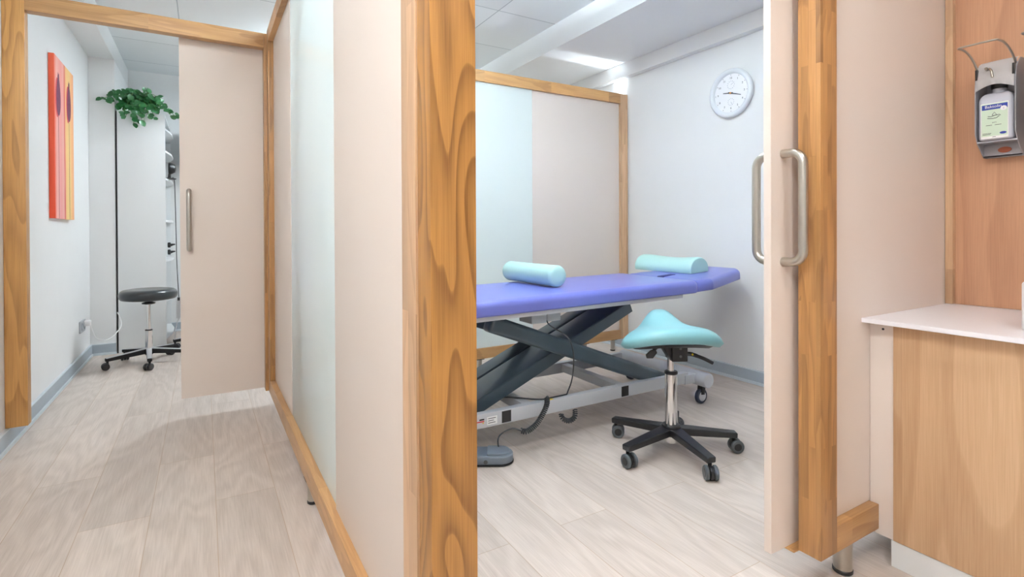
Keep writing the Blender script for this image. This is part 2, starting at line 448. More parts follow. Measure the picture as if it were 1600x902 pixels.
# added fill panels and corridor downlights
def fill_panel(cx, cy, label, st, col, up=1.0, a=.30, zl=2.55):  # hanging panels are unseen, added to brighten the rooms
    t = thing('added_fill_panel', label, 'light', (cx, cy, zl))
    g = G()
    for s_ in (-1, 1):
        g.box(cx-a, cx+a, cy+s_*a-.008, cy+s_*a+.008, zl-.018, zl+.018, .002); g.box(cx+s_*a-.008, cx+s_*a+.008, cy-a, cy+a, zl-.018, zl+.018, .002)
    g.obj('frame', whiteP, t)
    G().box(cx-a+.008, cx+a-.008, cy-a+.008, cy+a-.008, zl-.014, zl-.008, 0).obj('lower_diffuser', emit('fill_glow_down', col, st), t)
    G().box(cx-a+.008, cx+a-.008, cy-a+.008, cy+a-.008, zl+.008, zl+.014, 0).obj('upper_diffuser', emit('fill_glow_up', tuple(x*y for x, y in zip(col, (.89, .965, 1.0))), st*up), t)  # upward glow added to lift the ceiling
    for s_ in (-1, 1): G().cyl((cx+s_*a*.8, cy, zl+.01), (cx+s_*a*.8, cy, ZC), .002, seg=8).obj('suspension_wire', steel, t)
fill_panel(1.42, 2.15, 'unseen square light panel added as fill above the violet treatment couch', L_TREAT, COOL, 7.5)
fill_panel(1.05, 1.35, 'unseen small light panel added as fill just inside the treatment room doorway', 6.5, COOL, 3.0, .22)
fill_panel(1.065, 5.155, 'unseen square light panel added as fill behind the far screen', L_LEFT, COOL, 1.6)
fill_panel(-0.42, 0.15, 'unseen square light panel added as fill over the corridor entrance beside the viewer', 13.0, (1.0, .96, .93), 2.2)
def down_light(cx, cy, label, st):
    t = thing('downlight', label, 'light', (cx, cy, ZC-.02), group='recessed corridor downlights')
    G().lathe([(.062, -.012), (.085, -.012), (.085, 0), (.062, 0), (.062, -.012)], 32, Matrix.Translation((cx, cy, ZC-.001))).obj('trim_ring', whiteP, t)
    G().cyl((cx, cy, ZC-.008), (cx, cy, ZC-.003), .061, seg=24).obj('lamp', emit('warm_led', WARM, st), t)
down_light(1.10, -0.25, 'round warm downlight recessed in the ceiling facing the washing niche', L_DOWN)
down_light(-0.30, -0.9, 'round warm downlight recessed in the ceiling over the corridor entrance', L_DOWN*.8)
down_light(-0.25, 2.0, 'round warm downlight recessed in the ceiling midway down the corridor', L_DOWN*0.6)

t = thing('clip_uplight', 'small white uplight fixed behind the far screen where it meets the wall', 'light', (3.17, 3.53, 2.2))
g = G().box(3.02, 3.21, 3.503, 3.513, 2.10, 2.19, .001); g.box(3.02, 3.21, 3.553, 3.563, 2.10, 2.19, .001); g.box(3.02, 3.21, 3.503, 3.563, 2.095, 2.103, .001)  # slot walls added as baffles to narrow the beam to a band
g.obj('slotted_housing', whiteP, t)
ld = bpy.data.lights.new('uplight_beam', 'SPOT'); ld.energy = 8; ld.color = (.85, .94, 1); ld.spot_size = math.radians(165); ld.spot_blend = .3; ld.shadow_soft_size = .006
lo = bpy.data.objects.new('uplight_beam', ld); COL.objects.link(lo); lo.parent = t; lo.location = (.02, .003, -.09)
lo.rotation_euler = Vector((-.45, .0, .85)).to_track_quat('-Z', 'Y').to_euler()
# ------------------------------------------------------------------ partitions
def foot(x, y, root, r=.021, h=.1):
    g = G().cyl((x, y, .012), (x, y, h-.002), r, seg=28)
    o = g.obj('foot', steel, root)
    part_of(o, G().cyl((x, y, 0), (x, y, .014), r*1.08, seg=28, bev=.003), 'rubber_pad', black)
    part_of(o, G().box(x-.03, x+.03, y-.026, y+.026, h-.004, h, .001), 'mounting_plate', black)
ZT = 2.238
# side partition along the corridor
p = thing('side_partition', 'long oak-framed screen with cream and glossy glass panels running down the corridor', 'partition', (.358, 2.15, 0))
G().box(.328, .388, .897, .974, .10, ZT, .003).obj('stile', oakZl, p)
G().box(.328, .388, 3.335, 3.412, .10, ZT, .003).obj('stile', oakZs, p)
G().box(.328, .388, .974, 3.335, .10, .178, .003).obj('bottom_rail', oakY, p)
G().box(.328, .388, .974, 3.335, 2.160, ZT, .003).obj('top_rail', oakY, p)
G().box(.352, .368, .974, 1.690, .178, 2.160, .0015).obj('cream_panel', cream, p)
G().box(.356, .368, 2.665, 3.335, .178, 2.160, .0015).obj('cream_panel', cream, p)
G().box(.358, .366, 1.690, 2.665, .178, 2.160, .001).obj('glass_panel', glassM, p, label='glossy white-green satin glass panel')
foot(.358, 2.13, p, .02); foot(.358, 1.02, p, .02)
# front partition
p = thing('front_partition', 'oak-framed screen beside the washing niche, from thick corner post to open treatment room doorway', 'partition', (1.3, .863, 0))
G().box(.331, .418, .833, .894, .10, ZT, .003).obj('corner_post', oakCorner, p, label='golden oak post with strong cathedral grain')
G().box(1.510, 1.595, .833, .899, .10, ZT, .003).obj('door_post', oakZs, p)
G().box(1.595, 1.838, .833, .893, .10, .178, .003).obj('bottom_rail', oakX, p)
G().box(.418, 1.510, .833, .893, 2.153, ZT, .003).obj('top_rail', oakX, p)
G().box(1.595, 2.386, .833, .893, 2.153, ZT, .003).obj('top_rail', oakX, p)
G().box(1.595, 2.400, .861, .880, .178, 2.153, .001).obj('cream_panel', cream, p)
G().box(1.488, 1.60, .899, .96, .098, .105, .001).obj('door_guide', oakX, p)
foot(1.683, .863, p, .026)
G().box(.418, 2.386, .90, .96, 2.17, 2.23, .003).obj('door_track', alu, p)
# far partition
p = thing('far_partition', 'oak-framed screen with satin glass and cream panel behind the treatment couch', 'partition', (1.8, 3.47, 0))
G().box(3.131, 3.214, 3.44, 3.50, .10, ZT, .003).obj('stile', oakZl, p)
G().box(.396, .48, 3.44, 3.50, .10, ZT, .003).obj('stile', oakZl, p)
G().box(.48, 3.131, 3.44, 3.50, .10, .178, .003).obj('bottom_rail', oakX, p)
G().box(.48, 3.131, 3.44, 3.50, 2.153, ZT, .003).obj('top_rail', oakX, p)
G().box(2.225, 3.131, 3.462, 3.474, .178, 2.153, .001).obj('cream_panel', cream, p)
G().box(.48, 1.24, 3.462, 3.474, .178, 2.153, .001).obj('cream_panel', cream, p)
G().box(1.24, 2.225, 3.454, 3.462, .178, 2.153, .001).obj('glass_panel', glassM, p, label='satin glass panel')
foot(1.755, 3.46, p, .02); foot(2.75, 3.47, p, .02); foot(3.06, 3.47, p, .02)
# doorway frame at the end of the corridor
p = thing('doorway_frame', 'oak door frame spanning the end of the corridor', 'door frame', (-.25, 3.455, 0))
G().box(-.834, -.750, 3.42, 3.48, .10, ZT, .003).obj('post', oakZ, p)
G().box(-.835, -.822, 3.435, 3.47, .105, ZT, .001).obj('filler_strip', blackM, p)
G().box(-.750, .312, 3.42, 3.48, 2.142, 2.226, .003).obj('lintel', oakX, p)
G().box(.312, .394, 3.42, 3.48, .10, 2.226, .003).obj('post', oakZs, p)
# niche partition (oak panel wall carrying the dispensers)
p = thing('niche_panel', 'oak board wall above the white worktop, dispensers screwed to it', 'wall panel', (2.41, .2, 0))
G().box(2.386, 2.44, .836, .860, .771, ZT, .003).obj('stile', oakZl, p)
G().box(2.407, 2.425, -2.19, .836, .771, ZT, .001).obj('oak_board', oakPanel, p)
G().box(2.41, 2.43, -2.19, .860, 0, .771, .001).obj('backing_board', cream, p)
G().box(2.386, 2.44, -2.19, .836, ZT-.0, ZT+.06, .002).obj('top_rail', oakY, p)

# doors
def handle(x, y, z0, z1, sy, root, name='pull_handle'):
    """D-shaped bar handle: feet at (x,y), bar offset in sy direction"""
    off = .062*sy; R = .034; pts = [(x, y, z1)]
    yy = y+off
    n = 8
    for k in range(n+1):
        a = PI/2*k/n; pts.append((x, yy-sy*R+sy*R*math.sin(a), z1-R+R*math.cos(a)))
    for k in range(n+1):
        a = PI/2*k/n; pts.append((x, yy-sy*R+sy*R*math.cos(a), z0+R-R*math.sin(a)))
    pts.append((x, y, z0))
    return G().tube(pts, .0128, 20).obj(name, steel, root, 60)
d = thing('sliding_door', 'cream sliding door leaf pushed open beside the oak door post', 'door', (1.88, .933, .1))
G().box(1.413, 2.36, .921, .944, .106, 2.165, .0015).obj('door_leaf', creamEdge, d)
handle(1.469, .9215, .955, 1.272, -1, d); handle(1.469, .9435, .955, 1.272, 1, d)
d = thing('sliding_door', 'cream sliding door half closing the doorway at the end of the corridor', 'door', (.37, 3.52, .1))
G().box(-.115, .86, 3.505, 3.530, .100, 2.20, .0015).obj('door_leaf', creamEdge, d)
handle(-.071, 3.5055, .95, 1.283, -1, d)

# ------------------------------------------------------------------ treatment couch
cx, cyc = 1.7, 2.40
b = thing('treatment_couch', 'height-adjustable treatment couch with violet padding and grey wheeled frame', 'treatment table', (cx, cyc, 0))
TILT = Matrix.Translation((1.03, 0, 0)) @ Matrix.Rotation(-math.radians(.85), 4, 'Y') @ Matrix.Translation((-1.03, 0, 0))
ol = rpoly([(.52, 2.05), (2.49, 2.05), (2.49, 2.72), (.52, 2.72)], [.05, .05, .05, .05])
mt = G().slab(ol, .663, .735, .032, .010, 6, TILT, crown=.004).obj('mattress', violet, b, 50)
HT = Matrix.Translation((2.5, 0, .682)) @ Matrix.Rotation(-math.radians(3.8), 4, 'Y')
ol = rpoly([(.0, 2.09), (.12, 2.075), (.56, 2.21), (.625, 2.27), (.625, 2.50), (.56, 2.56), (.12, 2.695), (.0, 2.68)], [.01, .03, .06, .05, .05, .06, .03, .01])
hr = G().slab(ol, 0, .068, .03, .010, 6, HT, crown=.004).obj('headrest', violet, b, 50)
part_of(hr, G().slab(rpoly([(.0, 2.37), (.13, 2.365), (.13, 2.415), (.0, 2.41)], .01, 3), .062, .0735, .002, .002, 2, HT), 'nose_slot', plain('slot_shade', (44, 44, 110), .7))  # dark raised patch painting the shade inside the breathing slot
g = G().box(.55, 2.365, 2.075, 2.115, .640, .664, .003)
g.box(.55, 2.365, 2.655, 2.695, .640, .664, .003)
for x in (.56, 1.2, 1.8, 2.33): g.box(x, x+.035, 2.11, 2.66, .642, .660, .002)
bmesh.ops.transform(g.bm, matrix=TILT, verts=g.bm.verts)
g.obj('top_frame', bedGrey, b)
# scissor arms
g = G().beam((1.16, 2.20, .612), (2.33, 2.20, .165), .075, .084, .030, seg=6)
g.obj('lifting_arm', liftM, b, 50)
g = G().beam((1.16, 2.62, .612), (2.33, 2.62, .165), .075, .084, .030, seg=6)
g.obj('lifting_arm', liftM, b, 50)
def chan(y0, y1):
    g = G(); a, c = Vector((.82, 0, .02+.07)), Vector((2.12, 0, .632))
    u = (c-a).normalized(); nrm = Vector((-u.z, 0, u.x))
    mid = Vector((0, (y0+y1)/2, 0))
    g.beam(a+mid+u*.05, c+mid, abs(y1-y0), .012, .002)
    for y in (y0, y1): g.beam(a+Vector((0, y, 0))-nrm*.028+u*.05, c+Vector((0, y, 0))-nrm*.028, .010, .062, .002)
    return g
chan(2.262, 2.45).obj('lifting_arm', liftM, b)
chan(2.47, 2.58).obj('lifting_arm', liftM, b)
G().cyl((1.74, 2.19, .39), (1.74, 2.63, .39), .018, seg=20).obj('pivot_shaft', liftM, b)
g = G().box(.70, 2.47, 2.135, 2.175, .140, .205, .004); r1 = g.obj('base_rail', bedGrey, b)
g = G().box(.70, 2.47, 2.705, 2.745, .140, .205, .004); g.obj('base_rail', bedGrey, b)
for x in (.74, 1.345, 1.955, 2.30): G().box(x, x+.05, 2.175, 2.705, .150, .198, .003).obj('cross_bar', bedGrey, b)
for x, l in ((2.56, 1), (.66, 0)):
    t = G().cyl((x, 2.06, .158), (x, 2.80, .158), .043, seg=32, bev=.003).obj('wheel_beam', bedGrey, b)
    G().box(min(x, x-.12), max(x, x+.10) if not l else x, 2.13, 2.18, .135, .19, .006).obj('bracket', bedGrey, b)
def wheel(x, y, rr=.045, z=None):
    z = rr
    w_ = G().cyl((x, y-.012, z), (x, y+.012, z), rr, seg=32, bev=.004).obj('caster', plain('tyre_blue_black', (40, 48, 66), .6), b)
    part_of(w_, G().cyl((x, y-.0145, z), (x, y+.0145, z), rr*.66, seg=28, bev=.002), 'wheel_hub', alu)
    part_of(w_, G().beam((x, y, z+.01), (x+.01, y, .135), .036, .03, .004), 'caster_fork', black)
for x in (2.585, .69):
    for y in (2.14, 2.74): wheel(x, y)
# couch details
for x0 in (1.20, 1.945):
    G().box(x0, x0+.05, 2.1335, 2.136, .146, .200, .0005).obj('end_plug', black, b)
G().box(1.120, 1.175, 2.1335, 2.1352, .150, .188, .0003).obj('sticker', labWhite, b)
g = G()
for k, (a, c) in enumerate(((0, .04), (0, .03), (.0, .038))): g.box(1.127+a, 1.127+a+c, 2.1328, 2.1334, .178-k*.010, .181-k*.010, 0)
g.obj('sticker_print', inkM, b)
g = G().box(1.082, 1.106, 2.133, 2.1352, .178, .184, 0, mi=0); g.box(1.06, 1.106, 2.133, 2.1352, .170, .174, 0, mi=1); g.box(1.098, 1.104, 2.133, 2.1352, .162, .167, 0, mi=2)
g.obj('maker_mark', [black, redM, yelM], b)
G().box(1.475, 1.50, 2.14, 2.155, .2045, .2062, 0).obj('warning_sticker', [yelM], b)
g = G().box(1.385, 1.475, 2.16, 2.28, .588, .640, .006); g.box(1.478, 1.56, 2.16, 2.28, .592, .640, .006)
g.obj('control_box', boxGrey, b)
G().tube(smooth_path([(1.475, 2.165, .60), (1.485, 2.145, .575), (1.545, 2.09, .525), (1.575, 2.085, .47), (1.588, 2.09, .40), (1.592, 2.11, .30), (1.60, 2.165, .208)]), .0035, 8).obj('power_cable', cableM, b, 80)
G().tube(smooth_path([(1.60, 2.165, .208), (1.52, 2.16, .209), (1.43, 2.17, .209), (1.30, 2.30, .206), (1.1, 2.4, .2), (.85, 2.5, .2)]), .004, 8).obj('power_cable', cableM, b, 80)
def coil(path, r, turns, wire, name, root, mat):
    P = smooth_path(path, 24); L = [0]
    for a, c in zip(P, P[1:]): L.append(L[-1]+(c-a).length)
    out = []; n = turns*12; u = None; j = 0
    for k in range(n+1):
        s_ = L[-1]*k/n
        while j < len(L)-2 and L[j+1] < s_: j += 1
        f = (s_-L[j])/max(1e-9, L[j+1]-L[j]); p_ = P[j].lerp(P[j+1], f); d_ = (P[j+1]-P[j]).normalized()
        if u is None: u = d_.orthogonal().normalized()
        u = (u-d_*u.dot(d_)).normalized(); v = d_.cross(u); a = 2*PI*turns*k/n
        out.append(p_+(u*math.cos(a)+v*math.sin(a))*r)
    return G().tube(out, wire, 6).obj(name, mat, root, 80)
coil([(1.53, 2.12, .135), (1.535, 2.11, .112), (1.565, 2.10, .098), (1.60, 2.10, .110), (1.615, 2.115, .14)], .010, 14, .0035, 'coiled_cable', b, cableM)

# foot pedal
pa = -yaw
px, py = 1.12, 2.12
pd = thing('foot_pedal', 'grey twin foot pedal lying on the floor before the couch', 'foot switch', (px, py, 0))
PM = Matrix.Translation((px-.045, py-.0, 0)) @ Matrix.Rotation(pa, 4, 'Z')
def stad(hw, hd): return rpoly([(-hw, -hd), (hw, -hd), (hw, hd), (-hw, hd)], hd*.98, 10)
G().slab(stad(.155, .062), .002, .008, .001, .001, 2, PM).obj('base_plate', black, pd)
hs = G().slab(stad(.152, .060), .009, .045, .008, .004, 4, PM).obj('housing', pedalM, pd)
for s_ in (-1, 1):
    pts = rpoly([(.035, -.047), (.137, -.047), (.137, .047), (.035, .047)], [.004, .044, .044, .004], 8)
    pts = [(x*s_, y) for x, y in pts]
    G().slab(pts, .044, .054, .004, .002, 3, PM).obj('pedal', pedalM, pd)
part_of(hs, G().cyl(PM @ Vector((.03, -.0595, .022)), PM @ Vector((.03, -.0625, .022)), .009, seg=16), 'button', rubber)
c0 = PM @ Vector((.02, .055, .035))
c0 = Vector((1.165, 2.10, .05))
G().tube(smooth_path([c0+Vector((0, 0, -.015)), c0+Vector((.0, .01, .035)), (1.20, 2.13, .10), (1.25, 2.12, .115), (1.285, 2.10, .105)]), .0035, 8).obj('cord', cableM, pd, 80)
coil([(1.285, 2.10, .105), (1.31, 2.09, .10), (1.36, 2.085, .125), (1.405, 2.09, .17), (1.432, 2.10, .205), (1.45, 2.125, .225)], .0105, 26, .0036, 'coiled_cord', pd, cableM)
G().tube(smooth_path([(1.45, 2.125, .226), (1.462, 2.14, .222), (1.47, 2.16, .205)]), .008, 10).obj('cord_sleeve', rubber, pd, 80)

# bolster and pillow lying on the couch
def bolster():
    a = Vector((1.585, 2.262, .812)); c = Vector((1.60, 2.79, .812))
    a, c = Vector((1.61, 2.245, .807)), Vector((1.60, 2.745, .807))
    r = .0575; L = (c-a).length
    t = thing('bolster', 'mint green cylindrical bolster lying across the violet couch', 'cushion', ((a+c)/2-Vector((0, 0, r))))
    prof = [(0, 0), (r*.5, 0), (r*.86, .003), (r*.97, .012), (r, .022)]
    prof += [(r*(1-.01*math.sin(PI*k/8)), .022+(L-.044)*k/8) for k in range(1, 8)]
    prof += [(r, L-.022), (r*.97, L-.012), (r*.86, L-.003), (r*.5, L), (0, L)]
    M = Matrix.Translation(a) @ (c-a).to_track_quat('Z', 'Y').to_matrix().to_4x4()
    G().lathe(prof, 48, M).obj('cover', mint, t, 70)
    for z in (.02, L-.02): G().lathe([(r*.985, z-.0018), (r*1.014, z-.001), (r*1.014, z+.001), (r*.985, z+.0018)], 48, M).obj('seam', mint, t, 70)
bolster()
def pillow():
    base_z = .0
    a = Vector((2.765, 2.295, .773)); c = Vector((2.765, 2.80, .773))
    t = thing('half_round_pillow', 'mint green half-round pillow resting on the couch headrest', 'pillow', ((a+c)/2))
    L = (c-a).length; W = .092; Hh = .084; n = 14
    g = G(); bm = g.bm; rings = []
    stations = [0, .012, .03, .06, .12, .2, .3, .5, .7, .8, .88, .94, .97, .988, 1]
    for s_ in stations:
        e = min(s_, 1-s_)*L
        k = 1-max(0, (1-e/.02))**2*.10
        hh = Hh*(1+.07*math.cos(2*PI*(s_-.93)))*k; ww = W*k
        ring = []
        for i in range(n+1):
            th = PI*i/n; x = -ww*math.cos(th)*(.55+.45*abs(math.cos(th))**.0); z = hh*math.sin(th)**.85 if math.sin(th) > 1e-6 else 0
            ring.append(bm.verts.new((a.x+x, a.y+L*s_, a.z+.012+z)))
        ring.append(bm.verts.new((a.x+ww*.93, a.y+L*s_, a.z+.0))); ring.append(bm.verts.new((a.x-ww*.93, a.y+L*s_, a.z+.0)))
        rings.append(ring)
    m = len(rings[0])
    for r0, r1_ in zip(rings, rings[1:]):
        for i in range(m): bm.faces.new((r0[i], r0[(i+1) % m], r1_[(i+1) % m], r1_[i]))
    bm.faces.new(rings[0]); bm.faces.new(rings[-1][::-1])
    bmesh.ops.recalc_face_normals(bm, faces=bm.faces)
    R = Matrix.Translation((a+c)/2) @ Matrix.Rotation(-math.radians(3.8), 4, 'Y') @ Matrix.Translation(-(a+c)/2)
    bmesh.ops.transform(bm, matrix=R, verts=bm.verts)
    g.obj('cover', mint, t, 45)
pillow()

# ------------------------------------------------------------------ saddle stool
def caster_local(ang, r, root, rr=.027, col=None, swing=0.6, zt=.078, gap=.011, soft=False):
    x, y = r*math.cos(ang), r*math.sin(ang)
    sx, sy = math.cos(swing), math.sin(swing)     # rolling direction; axle perpendicular
    ax = Vector((-sy, sx, 0)); c = Vector((x, y, rr))-Vector((sx, sy, 0))*.012
    body = G().cyl(c-ax*.008, c+ax*.008, rr*.93, seg=24, bev=.002)
    body.box(c.x-.012, c.x+.012, c.y-.012, c.y+.012, rr+.006, rr+.024, .005)
    o = body.obj('caster', black, root)
    for s_ in (-1, 1):
        part_of(o, G().cyl(c+ax*s_*gap, c+ax*s_*(gap+.016), rr, seg=28, bev=.004), 'wheel', [col or black])
        part_of(o, G().cyl(c+ax*s_*(gap+.014), c+ax*s_*(gap+.0172), rr*.6, seg=20, bev=.002), 'wheel_cap', black)
    part_of(o, G().cyl((x, y, rr+.01), (x, y, zt), .008, seg=14), 'stem', blackM)
def star_local(root, a0, r, hub_r, z_hub, z_tip, mat, top=None, rc=.027, col=None, swings=None, wid=.045, wtip=.036):
    g = G()
    g.lathe([(0, z_hub-.05), (hub_r*.8, z_hub-.05), (hub_r, z_hub-.035), (hub_r, z_hub-.004), (hub_r*.92, z_hub), (0, z_hub)], 32)
    for k in range(5):
        an = a0+2*PI*k/5; d_ = Vector((math.cos(an), math.sin(an), 0))
        g.beam(d_*.012+Vector((0, 0, z_hub-.024)), d_*(r+.014)+Vector((0, 0, z_tip-.012)), wid, .036, .009, wtip, .026, seg=3)
    st = g.obj('star_base', mat, root)
    if top:
        for k in range(5):
            an = a0+2*PI*k/5; d_ = Vector((math.cos(an), math.sin(an), 0))
            part_of(st, G().beam(d_*.02+Vector((0, 0, z_hub-.001)), d_*(r+.010)+Vector((0, 0, z_tip+.001)), wid*.96, .004, .0015, wtip*.96, .004), 'polished_cap', top)
    for k in range(5):
        caster_local(a0+2*PI*k/5, r, root, rc, col, (swings[k] if swings else k*1.3+.4), z_tip-.012)

def saddle_stool():
    t = local('saddle_stool', 'pale turquoise saddle stool with black star base standing in front of the couch', 'stool')
    star_local(t, math.radians(39)-0, .29, .045, .128, .095, black, col=rubber, wid=.066, wtip=.044, rc=.031, swings=[2.0, 2.4, 1.5, 1.0, 2.6])
    G().cyl((0, 0, .040), (0, 0, .085), .022, seg=28, bev=.003).obj('piston_end', chrome, t)
    G().cyl((0, 0, .11), (0, 0, .372), .0285, seg=36, bev=.001).obj('column', chrome, t)
    G().cyl((0, 0, .366), (0, 0, .382), .031, seg=36, bev=.004).obj('collar', black, t)
    G().cyl((0, 0, .38), (0, 0, .50), .0165, seg=28).obj('piston', chrome, t)
    # seat frame axes: u = lateral (image right), v = forward (pommel)
    fa = math.radians(62); fv = Vector((math.cos(fa), math.sin(fa), 0)); rv = Vector((fv.y, -fv.x, 0))
    Mx = Matrix(((rv.x, fv.x, 0, 0), (rv.y, fv.y, 0, 0), (0, 0, 1, 0), (0, 0, 0, 1)))
    g = G(); bm = g.bm; NA, NR = 64, 16
    def outline(a):
        x, y = math.cos(a), math.sin(a)          # y>0 front
        f = .5+.5*y
        W = .240*(1-.50*max(0, y)**1.5); D = .19 if y > 0 else .165
        return W*math.copysign(abs(x)**.9, x), D*math.copysign(abs(y)**.85, y)
    def top(x, y):
        ridge = math.exp(-(abs(x+.014)/.084)**3.0)
        f = min(1, max(0, (y+.07)/.20)); f = f*f*(3-2*f)
        z = .604-.060*(abs(x)/.245)**2.8-.026*f*(1-ridge)+.050*ridge*f
        return z
    vt, vb = [], []
    for j in range(NR+1):
        s_ = j/NR; rt_, rb_ = [], []
        for i in range(NA):
            a = 2*PI*i/NA; ox, oy = outline(a); x, y = ox*s_, oy*s_
            edge = (max(0, s_-.66)/.34)
            z = top(x, y)-.034*(1-math.sqrt(max(0, 1-edge**2)))
            zb = top(x, y)-.074+.034*(1-math.sqrt(max(0, 1-edge**2)))
            rt_.append(bm.verts.new((x, y, z))); rb_.append(bm.verts.new((x*.985, y*.985, zb)) if s_ < 1 else None)
        vt.append(rt_); vb.append(rb_)
    for j in range(NR):
        for i in range(NA):
            k = (i+1) % NA
            bm.faces.new((vt[j][i], vt[j+1][i], vt[j+1][k], vt[j][k]))
            if j < NR-1: bm.faces.new((vb[j][i], vb[j][k], vb[j+1][k], vb[j+1][i]))
            else: bm.faces.new((vb[j][i], vb[j][k], vt[NR][k], vt[NR][i]))
    bmesh.ops.remove_doubles(bm, verts=bm.verts, dist=1e-5)
    bmesh.ops.recalc_face_normals(bm, faces=bm.faces)
    bmesh.ops.transform(bm, matrix=Mx, verts=bm.verts)
    g.obj('seat', teal, t, 80)
    # black underside shell
    g = G(); bm = g.bm; R = []
    for j in range(0, 11):
        s_ = j/10*.80; R.append([bm.verts.new((outline(2*PI*i/NA)[0]*s_, outline(2*PI*i/NA)[1]*s_, top(outline(2*PI*i/NA)[0]*s_, outline(2*PI*i/NA)[1]*s_)-.088+.016*(j == 10))) for i in range(NA)])
    for j in range(10):
        for i in range(NA): bm.faces.new((R[j][i], R[j][(i+1) % NA], R[j+1][(i+1) % NA], R[j+1][i]))
    bmesh.ops.remove_doubles(bm, verts=bm.verts, dist=1e-5)
    bmesh.ops.transform(bm, matrix=Mx, verts=bm.verts)
    g.obj('seat_shell', black, t, 80)
    def loc(pts): return [Mx @ Vector(p_) for p_ in pts]
    # tilt mechanism: bracket with tapered side plate
    g = G()
    g.prism(loc([(-.012, -.055, .437), (.060, -.055, .437), (.060, -.055, .512), (.085, -.055, .555), (-.022, -.055, .555), (-.012, -.055, .512)]), Mx.to_3x3() @ Vector((0, .10, 0)), bev=.003)
    g.prism(loc([(-.050, -.045, .50), (-.008, -.045, .437), (0, -.045, .437), (0, -.045, .56), (-.05, -.045, .56)]), Mx.to_3x3() @ Vector((0, .08, 0)), bev=.002)
    m_ = g.obj('tilt_mechanism', black, t)
    for z in (.498, .462): part_of(m_, G().cyl(Mx @ Vector((.026, -.055, z)), Mx @ Vector((.026, -.059, z)), .006, seg=14, bev=.001), 'bolt', screwM)
    # levers
    pts = smooth_path(loc([(.055, -.02, .468), (.085, -.03, .466), (.105, -.03, .460), (.145, -.035, .445), (.185, -.04, .425)]), 6)
    lv = G().tube(pts, [.010]*8+[.0095]*6+[.0085]*(len(pts)-14), 14).obj('lever', black, t, 60)
    part_of(lv, G().cyl(Mx @ Vector((.088, -.036, .467)), Mx @ Vector((.088, -.043, .467)), .0045, seg=12), 'marker_dot', yelM)
    pts = smooth_path(loc([(-.035, -.02, .505), (-.070, -.03, .505), (-.095, -.035, .488)]), 6)
    lv = G().tube(pts, .008, 12).obj('lever', black, t, 60)
    part_of(lv, G().prism(loc([(-.088, -.045, .495), (-.080, -.045, .478), (-.100, -.045, .452), (-.128, -.045, .452), (-.132, -.045, .468), (-.110, -.045, .488)]), Mx.to_3x3() @ Vector((0, .014, 0)), bev=.003), 'grip', black)
    return t
st = saddle_stool(); st.location = (1.905, 1.75, 0)

# ------------------------------------------------------------------ round black stools
def round_stool():
    t = local('round_stool', 'round black vinyl stool on polished star base standing before the tall white shelf', 'stool', 'round black swivel stools')
    a0 = math.radians(203)
    star_local(t, a0, .275, .034, .118, .088, blackM, top=alu, rc=.026, col=black, wid=.04, wtip=.030, swings=[.2, 1.0, 2.2, .8, 1.8])
    G().cyl((0, 0, .06), (0, 0, .262), .0245, seg=30, bev=.001).obj('column', chrome, t)
    G().cyl((0, 0, .258), (0, 0, .268), .0262, seg=30, bev=.003).obj('collar', black, t)
    G().cyl((0, 0, .262), (0, 0, .50), .0145, seg=24).obj('piston', chrome, t)
    G().lathe([(0, .468), (.020, .468), (.045, .474), (.047, .482), (.02, .492), (.018, .51), (0, .51)], 30).obj('release_ring', black, t)
    R = .198
    pr = [(0, .508), (R*.80, .508), (R*.93, .513), (R*.985, .528), (R, .545), (R*.99, .563), (R*.95, .578), (R*.87, .588), (R*.70, .593), (R*.4, .588), (0, .584)]
    G().lathe(pr, 64).obj('seat', blackSeat, t, 60)
    return t
rs = round_stool(); rs.location = (-.385, 5.10, 0); rs.children[0]
dup(rs, (.04, 5.62, -.0), 1.1, 'round black stool mostly hidden behind the half-closed sliding door', 'round black swivel stools')
dup(rs, (2.15, 4.10, 0), .35, 'round black stool behind the far screen, showing only a caster under its bottom rail', 'round black swivel stools')

# ------------------------------------------------------------------ left room
# tall white shelf unit
x0, x1, y0, y1, zt = -.640, -.293, 5.62, 6.50, 2.11
s = thing('tall_shelf_unit', 'tall white shelf unit standing in the corner behind the round stool', 'shelf', ((x0+x1)/2, (y0+y1)/2, 0))
G().box(x0, x1, y0, y0+.02, 0, zt, .001).obj('side_panel', white, s)
G().box(x0, x1, y1-.02, y1, 0, zt, .001).obj('side_panel', white, s)
G().box(x0, x1-.002, y0+.02, y1-.02, zt-.02, zt, .001).obj('top_panel', white, s)
G().box(x0-.012, x0-.001, y0+.01, y1, .0, zt-.01, 0).obj('gap_shade_sheet', blackM, s)  # black sheet painting the shade in the gap beside the column
for z in (.08, .42, .78, 1.14, 1.52, 1.77, 1.97):
    G().prism([(x0+.01, y0+.021, z), (x1-.002, y0+.021, z), (x1+.035, y0+.30, z), (x1+.035, y1-.3, z), (x1-.002, y1-.021, z), (x0+.01, y1-.021, z)], (0, 0, .018), bev=.001).obj('shelf_board', white, s)
# wall cupboard on the back wall
c = thing('wall_cupboard', 'white wall cupboard on the far wall beyond the shelf unit', 'cupboard', (.15, 6.45, 1.5))
G().box(-.20, .75, 6.32, 6.565, 1.72, 2.10, .001).obj('body', white, c)
G().box(-.20, .27, 6.30, 6.318, 1.722, 2.098, .001).obj('door', white, c)
G().box(.274, .75, 6.30, 6.318, 1.722, 2.098, .001).obj('door', white, c)
